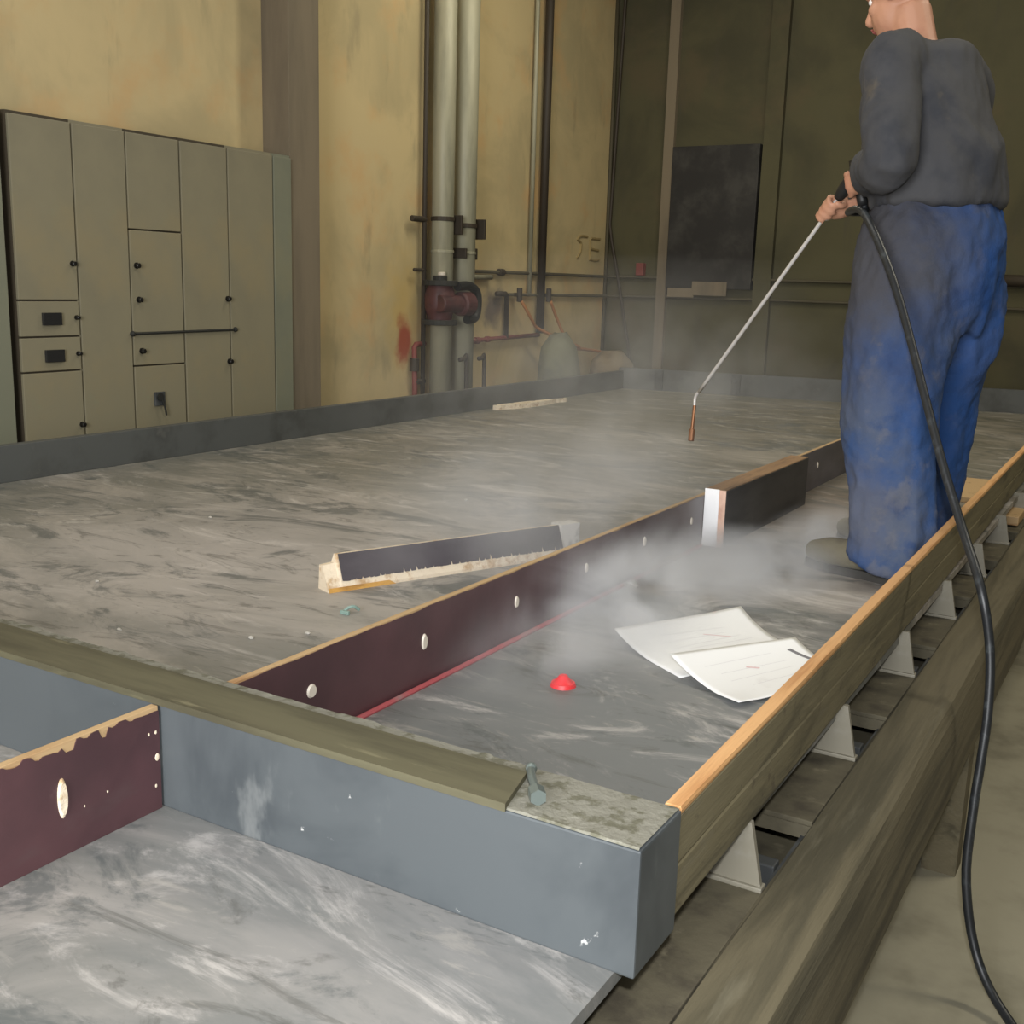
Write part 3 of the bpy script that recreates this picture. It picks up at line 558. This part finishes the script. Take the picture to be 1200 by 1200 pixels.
def heap(name, lab, cat, c, r, h, m, seed, topk=.35):
    bm = BM(); n, k = 26, 14; rings = []
    for j in range(k + 1):
        t = j / k; ring = []
        for i in range(n):
            a = 2 * math.pi * i / n; rad = (1 - (1 - topk) * t ** .8) * (1 + .16 * noise.noise(V((math.cos(a) * 1.6, math.sin(a) * 1.6, t * 2 + seed))))
            if j == k: rad *= .55
            ring.append(bm.verts.new((c[0] + r[0] * rad * math.cos(a), c[1] + r[1] * rad * math.sin(a), c[2] + h * (t if j < k else 1.02) + .03 * noise.noise(V((a, t * 3, seed))) * (1 if j else 0))))
        rings.append(ring)
    for a, b in zip(rings, rings[1:]):
        for i in range(n): bm.faces.new((a[i], a[(i + 1) % n], b[(i + 1) % n], b[i]))
    bm.faces.new(rings[0]); bm.faces.new(rings[-1]); return tag(obj(name, bm, m, at=c, smooth_=True), lab, cat)
heap('tarpaulin_heap', 'grey-green tarpaulin heap with a narrow top behind the far table edge', 'tarpaulin', (-4.22, 7.84, FZ), (.30, .44, 0), 1.14, M['tarp'], 3.3, .38)
heap('sack_heap', 'low dusty brown sack heap right of the grey tarpaulin', 'sack', (-4.2, 8.78, FZ), (.3, .34, 0), .97, M['sack'], 8.1, .6)
WM = BM()                                                                        # hand-drawn marking: a hooked stroke and an E-like letter
def stroke(pts): tube(WM, [V((-4.598, y, z)) for y, z in pts], .011, 6, 3)
stroke([(8.80, 1.03), (8.86, 1.08), (8.87, 1.16), (8.80, 1.19), (8.87, 1.22), (8.99, 1.22)]); stroke([(9.04, 1.20), (9.05, 1.10), (9.05, 1.02)]); stroke([(9.05, 1.03), (9.15, 1.02), (9.24, 1.03)]); stroke([(9.04, 1.12), (9.22, 1.11)]); stroke([(9.06, 1.21), (9.24, 1.21)])
tag(obj('wall_marking', WM, M['pencil'], at=(-4.598, 9.0, 1.1)), 'faded hand-drawn letters on the yellow wall near the corner', 'marking')
pipe('hanging_cable', 'dark cable hanging slanted on the back wall near the corner', [(-4.50, 9.36, 3.6), (-4.56, 9.37, 1.6), (-4.56, 9.37, 1.30), (-4.47, 9.365, .92), (-4.37, 9.37, .46), (-4.29, 9.37, .05), (-4.27, 9.37, -.5)], .014, M['pipe_dark'], 'cable', n=4)
pipe('corner_conduit', 'dark vertical conduit in the corner beside the hanging cable', [(-4.585, 9.36, FZ), (-4.585, 9.36, 3.8)], .016, M['conduit'], 'conduit')
DP = thing('dark_panel', 'large charcoal panel mounted high on the back wall', 'panel', (-3.6, 9.36, .82))
bm = BM(); box(bm, -3.975, -3.19, 9.33, 9.40, .80, 2.0, .006); obj('panel_board', bm, M['darkpanel'], DP)
bm = BM(); box(bm, -3.72, -3.40, 9.322, 9.334, .74, .86, .004); box(bm, -3.95, -3.70, 9.325, 9.345, .72, .80, .004); obj('lower_rail', bm, M['pilaster'], DP)
bm = BM(); box(bm, -4.275, -4.20, 9.34, 9.40, .90, 1.01, .006); cyl(bm, (-4.237, 9.335, .965), (-4.237, 9.34, .965), .02, 12); tag(obj('wall_socket', bm, M['pipe_red'], at=(-4.237, 9.37, .9)), 'small red-brown box on the back wall by the corner', 'wall box')
pipe('wall_pipe', 'dark fat pipe section on back wall right of the worker', [(-1.40, 9.34, .93), (-.2, 9.34, .915)], .045, M['pipe_dark'])

# ------------------------------------------------------------------ the worker
f = V((-.95, .31, 0)).normalized(); l = V((-f.y, f.x, 0)); l = V((-.31, -.95, 0)).normalized()      # facing / his left
HIP = V((-.63, 3.36, .92))
def B(a, b, z): return HIP + f * a + l * b + V((0, 0, z - .92))
ankL = V((-.615, 3.165, .09)); ankR = V((-.625, 3.555, .09))
kneeL = V((-.665, 3.20, .49)); kneeR = V((-.612, 3.525, .50))
hipL = B(0, .10, .90); hipR = B(0, -.10, .90)
chest = B(.06, 0, 1.28); neck = B(.10, 0, 1.47); head = B(.17, 0, 1.63)
shL = B(.06, .19, 1.40); shR = B(.06, -.19, 1.40)
tip = V((-1.463, 3.752, .273)); bend = V((-1.469, 3.784, .416)); joint = V((-.961, 3.46, 1.03)); gun = V((-.879, 3.416, 1.141))
ld = (joint - bend).normalized()
grR = joint + ld * .015; grL = V((-.852, 3.385, 1.115))
elL = B(-.02, .30, 1.14); elR = B(.10, -.30, 1.13)
def hand(bm, c, ax, wrist, R, side):
    """fist closed round an axis: c grip centre, ax axis, wrist joint, R radius of the held bar, side +-1 (thumb end along ax)"""
    ax = ax.normalized(); u = (wrist - c); u = (u - ax * u.dot(ax)).normalized(); v = ax.cross(u)
    rf = .0085; RR = R + rf
    pc = c + u * (RR + .012) + v * .012
    tube(bm, [wrist, wrist.lerp(pc, .45), pc, c + u * RR * .3 + v * (RR + .012)], [.027, .036, .037, .028], 12, 3, flat=(v * .7 + u * .3, .62))
    for k, (o, ln, r) in enumerate(((.032, .92, .0085), (.011, 1.0, .009), (-.010, .95, .0085), (-.030, .78, .0075))):
        pts = []
        for q in range(7):
            th = math.radians(62 + (235 * ln) * q / 6); pts.append(c + ax * (o * side) + (u * math.cos(th) + v * math.sin(th)) * RR * (1.25 if q < 2 else 1.0))
        tube(bm, pts, [r * 1.15, r * 1.1, r, r * 1.05, r * .95, r * .9, r * .7], 8, 3)
    pts = []
    for q in range(5):
        th = math.radians(15 - 150 * q / 4); pts.append(c + ax * side * (.036 + .010 * q / 4) + (u * math.cos(th) + v * math.sin(th)) * RR * (1.35 - .3 * q / 4))
    tube(bm, [wrist.lerp(c, .35)] + pts, [.014, .0125, .011, .0105, .0095, .007], 8, 3)
wrR = grR + (elR - grR).normalized() * .085 + V((0, 0, .01)); wrL = grL + (elL - grL).normalized() * .085
bm = BM()
tube(bm, [B(0, 0, .88), B(.01, 0, 1.0), B(.04, 0, 1.2), chest, B(.07, 0, 1.40), B(.08, 0, 1.45)], [.13, .135, .145, .15, .14, .09], 20, 4, flat=(f, .66))
for s, sh, el, wr in ((1, shL, elL, wrL), (-1, shR, elR, wrR)):
    tube(bm, [B(.07, .05 * s, 1.40), sh, sh.lerp(el, .5), el, el.lerp(wr, .35), wr], [.06, .056, .046, .040, .041, .027], 14, 4)
for hp, kn, an in ((hipL, kneeL, ankL), (hipR, kneeR, ankR)):
    tube(bm, [hp + V((0, 0, .04)), hp.lerp(kn, .4), kn, kn.lerp(an, .35), an, an - V((0, 0, .05))], [.088, .08, .058, .058, .038, .036], 16, 4)
    tube(bm, [an - f * .05 - V((0, 0, .045)), an + f * .03 - V((0, 0, .04)), an + f * .12 - V((0, 0, .052)), an + f * .19 - V((0, 0, .06))], [.036, .040, .038, .018], 12, 3, flat=(Z, .8))
hx = (f * .93 - Z * .37).normalized(); hz = (Z * .93 + f * .37).normalized(); HA = (hx, l, hz)
def Hp(a, b, c): return head + hx * a + l * b + hz * c
tube(bm, [B(.07, 0, 1.42), neck, Hp(-.015, 0, -.06)], [.062, .056, .056], 14, 3)
oball(bm, Hp(-.012, 0, .025), HA, (.098, .077, .098)); oball(bm, Hp(.03, 0, -.045), HA, (.066, .062, .075)); oball(bm, Hp(.062, 0, -.085), HA, (.030, .034, .024))
tube(bm, [Hp(.084, 0, .012), Hp(.098, 0, -.012), Hp(.108, 0, -.030), Hp(.088, 0, -.040)], [.009, .011, .014, .010], 10, 3)
oball(bm, Hp(.075, .0, .028), HA, (.018, .052, .012))
for s in (1, -1):
    oball(bm, Hp(-.005, .078 * s, -.008), HA, (.018, .010, .032)); oball(bm, Hp(.062, .036 * s, -.022), HA, (.022, .022, .02))
oball(bm, Hp(.088, 0, -.062), HA, (.012, .026, .007))
hand(bm, grR, ld, wrR, .012, 1); gripdir = V((.25, .05, -.9)).normalized(); hand(bm, grL, gripdir, wrL, .016, -1)
body = remesh(bm, .0062, smooth_it=1)
WK = obj('person', body, M['skin'], at=(-.63, 3.36, 0), smooth_=True)
tag(WK, 'person in dirty blue work trousers standing on the table, aiming a steel spray lance', 'person')
def cloth(bm, amp, fscale, seed, zs=.5):
    for v in bm.verts:
        p = V((v.co.x * fscale, v.co.y * fscale, v.co.z * fscale * zs)); n1 = noise.noise(p + V((seed, 0, 0))); n2 = noise.noise(p * 2.3 + V((0, seed, 0)))
        v.co += v.normal * (amp * (1 - 2 * abs(n1)) + amp * .5 * n2)
    return bm
bm = BM()
tube(bm, [B(-.02, 0, .70), B(-.02, 0, .78), B(-.02, 0, .86), B(-.02, 0, .94), B(0, 0, 1.02), B(.01, 0, 1.05)], [.165, .190, .20, .20, .185, .175], 28, 4, flat=(f, .80))
tube(bm, [hipL + V((0, 0, .16)), hipL + V((0, 0, .05)), hipL.lerp(kneeL, .35) + f * .0, kneeL + f * .0, kneeL.lerp(ankL, .5), ankL + V((0, 0, .03)), ankL - V((0, 0, .035)) + f * .01], [.085, .135, .142, .122, .112, .108, .112], 24, 5)
tube(bm, [hipR + V((0, 0, .16)), hipR + V((0, 0, .05)), hipR.lerp(kneeR, .45) - f * .015, kneeR, kneeR.lerp(ankR, .5), ankR + V((0, 0, .03)), ankR - V((0, 0, .035)) + f * .01], [.085, .14, .155, .130, .114, .106, .108], 24, 5)
tr = remesh(bm, .010, smooth_it=10); tr.normal_update(); cloth(tr, .011, 9, 2.2); tr.normal_update(); cloth(tr, .004, 24, 5.1, .8)
obj('trousers', tr, M['denim'], WK, smooth_=True)['label'] = 'blue work trousers with grey grime'
bm = BM()
tube(bm, [B(-.01, 0, 1.042), B(-.005, 0, 1.10), B(.03, 0, 1.2), B(.06, 0, 1.32), B(.075, 0, 1.42), B(.085, 0, 1.465)], [.206, .206, .198, .192, .165, .075], 28, 4, flat=(f, .80))
for s, sh, el, wr in ((1, shL, elL, wrL), (-1, shR, elR, wrR)):
    tube(bm, [B(.07, .06 * s, 1.40), sh, sh.lerp(el, .5), el, el.lerp(wr, .5), el.lerp(wr, .95)], [.085, .078, .068, .062, .056, .042], 18, 4)
tube(bm, [B(.12, -.06, 1.06), B(.19, -.05, 1.0), B(.215, -.02, .93)], [.06, .05, .015], 12, 3)          # loose front hem hanging forward
jk = remesh(bm, .010, smooth_it=3); jk.normal_update(); cloth(jk, .011, 8, 7.7); jk.normal_update(); cloth(jk, .003, 22, 3.1)
obj('jacket', jk, M['jacket'], WK, smooth_=True)
bm = BM(); oball(bm, Hp(-.022, 0, .036), HA, (.098, .083, .098), 28)
for v in list(bm.verts):
    q = v.co - head; a, b, c = q.dot(hx), q.dot(l), q.dot(hz)
    if (c < -.045 and a > -.05) or c < -.095 or (a > .035 and c < .075) or (abs(b) > .06 and a > -.02 and c < .03): bm.verts.remove(v)
cloth(bm, .003, 40, 1)
obj('hair', bm, M['hair'], WK, smooth_=True)
for s in (1, -1):
    bm = BM(); ball(bm, Hp(.0705, .031 * s, .006), .0098, 14); e = obj('eye', bm, M['eye'], WK, smooth_=True)
    bm = BM(); oball(bm, Hp(.0785, .031 * s, .005), HA, (.0030, .0056, .0056), 12); obj('iris', bm, M['iris'], e)
bm = BM(); oball(bm, Hp(.098, 0, -.060), HA, (.004, .023, .004), 14); oball(bm, Hp(.097, 0, -.067), HA, (.004, .020, .004), 14); obj('lips', bm, M['lip'], WK, smooth_=True)
for an in (ankL, ankR):
    g0 = V((an.x, an.y, 0)); bm = BM()
    def Fp(a, b, z): return g0 + f * a + l * b + V((0, 0, z))
    tube(bm, [Fp(-.075, 0, .055), Fp(-.03, 0, .066), Fp(.05, 0, .062), Fp(.12, 0, .052), Fp(.19, 0, .046), Fp(.245, 0, .040), Fp(.265, 0, .034)], [.036, .046, .050, .052, .053, .040, .018], 18, 4, flat=(Z, .88))
    tube(bm, [Fp(-.02, 0, .05), Fp(-.015, 0, .10), Fp(-.015, 0, .125)], [.052, .050, .050], 16, 2)
    bt = remesh(bm, .006, smooth_it=2)
    for v in bt.verts: v.co.z = max(v.co.z, .018)
    b_ = obj('boot', bt, M['boot'], WK, smooth_=True)
    out = [(-.08, .0), (-.07, .034), (-.02, .043), (.06, .044), (.14, .056), (.20, .056), (.25, .042), (.272, .0)]
    pts = [Fp(a, b, 0) for a, b in out] + [Fp(a, -b, 0) for a, b in reversed(out[1:-1])]
    obj('sole', poly(BM(), pts, (0, 0, .024)), M['sole'], b_)
    obj('sock', tube(BM(), [Fp(-.008, 0, .08), Fp(-.008, 0, .16)], .047, 16), M['sock'], b_)

# ------------------------------------------------------------------ spray lance and its hose
LN = thing('spray_lance', 'bright steel spray lance with bent brown tip in the worker hands', 'spray lance', tip)
mid = bend + ld * .10
obj('lance_pipe', tube(BM(), [bend + (tip - bend) * .25, bend, bend + ld * .04, mid, joint + ld * .02, joint + ld * .12], [.0052, .0056, .006, .0064, .006, .006], 12, 3), M['chrome'], LN, smooth_=True)
bm = BM(); tube(bm, [bend + (tip - bend) * .22, bend + (tip - bend) * .7, tip], [.006, .0062, .008], 12); cyl(bm, tip.lerp(bend, .2), tip + (tip - bend).normalized() * .015, .011, 14, .002); o = obj('nozzle', bm, M['brass'], LN); o['label'] = 'brown bent nozzle'
bm = BM(); cyl(bm, joint - ld * .012, joint + ld * .018, .015, 12, .003); obj('coupling', bm, M['chrome'], LN)
ge = joint + ld * .17
bm = BM(); tube(bm, [joint + ld * .065, joint + ld * .10, ge, ge + V((.05, -.02, .05))], [.014, .020, .022, .018], 14, 3); obj('gun_body', bm, M['blackplastic'], LN, smooth_=True)
gh = grL - gripdir * .06; gb = grL + gripdir * .065
bm = BM(); tube(bm, [ge + V((.01, -.005, .01)), gh, grL, gb], [.019, .018, .0155, .016], 14, 3); obj('grip', bm, M['blackplastic'], LN, smooth_=True)
bm = BM(); tube(bm, [ge - V((0, 0, .01)), grL + f * .034 + V((0, 0, .02)), grL + f * .026 - V((0, 0, .045))], .005, 8, 3); obj('trigger', bm, M['frame'], LN)
hp = [gb, gb + gripdir * .02, (-.838, 3.24, 1.022), (-.765, 3.115, 1.012), (-.667, 3.014, .875), (-.593, 2.951, .727), (-.51, 2.862, .545), (-.444, 2.795, .401), (-.375, 2.731, .264), (-.307, 2.626, .153), (-.272, 2.612, .021), (-.258, 2.588, -.111), (-.257, 2.563, -.225), (-.258, 2.535, -.345), (-.25, 2.50, -.50), (-.20, 2.46, -.66), (-.10, 2.36, -.733), (.10, 2.10, -.7385), (.5, 1.7, -.7385), (1.2, 1.2, -.7385)]
tag(obj('pressure_hose', tube(BM(), hp, .0105, 12, 5), M['black'], at=gb, smooth_=True), 'black rubber pressure hose hanging from the lance down to the floor', 'hose')

# ------------------------------------------------------------------ drifting spray mist (a real volume over the table)
vm = bpy.data.materials.new('spray_mist'); vm.use_nodes = True; nt = vm.node_tree; n = nt.nodes; L = nt.links; n.clear()
out = n.new('ShaderNodeOutputMaterial'); pv = n.new('ShaderNodeVolumePrincipled'); L.new(pv.outputs[0], out.inputs['Volume'])
pv.inputs['Color'].default_value = (.97, .98, 1, 1); pv.inputs['Anisotropy'].default_value = .0
tc = n.new('ShaderNodeTexCoord')
def mth(op, a, b=None, c=None):
    m = n.new('ShaderNodeMath'); m.operation = op
    for i, x in enumerate((a, b, c)):
        if x is None: continue
        if isinstance(x, (int, float)): m.inputs[i].default_value = x
        else: L.new(x, m.inputs[i])
    return m.outputs[0]
nzx = n.new('ShaderNodeTexNoise'); nzx.inputs['Scale'].default_value = 3.6; nzx.inputs['Detail'].default_value = 4; nzx.inputs['Distortion'].default_value = .8
L.new(tc.outputs['Object'], nzx.inputs['Vector'])
wisp = mth('MAXIMUM', mth('MULTIPLY_ADD', nzx.outputs['Fac'], 3.2, -1.25), 0.0)
def puff(c, r, k):
    mp = n.new('ShaderNodeMapping'); L.new(tc.outputs['Object'], mp.inputs[0]); mp.vector_type = 'TEXTURE'
    mp.inputs['Location'].default_value = c; mp.inputs['Scale'].default_value = r
    vl = n.new('ShaderNodeVectorMath'); vl.operation = 'LENGTH'; L.new(mp.outputs[0], vl.inputs[0])
    g = mth('MAXIMUM', mth('SUBTRACT', 1.0, vl.outputs['Value']), 0.0)
    return mth('MULTIPLY', mth('MULTIPLY', g, g), k)
tot = None
for c, r, k in [((-.98, 2.96, .0), (.34, .42, .15), 60.0), ((-.84, 3.42, .0), (.27, .42, .17), 32.0), ((-1.06, 2.40, .03), (.34, .80, .20), 32.0), ((-1.5, 2.8, .15), (.65, .9, .36), 4.0), ((-2.0, 4.3, .3), (1.3, 1.8, .85), 1.0)]:
    p = puff(c, r, k); tot = p if tot is None else mth('ADD', tot, p)
L.new(mth('MULTIPLY', tot, wisp), pv.inputs['Density'])
bm = BM(); box(bm, -3.2, -.66, 1.7, 6.0, .003, .92)
tag(obj('spray_mist', bm, vm), 'white spray mist drifting low around the divider board', 'mist', kind='stuff')
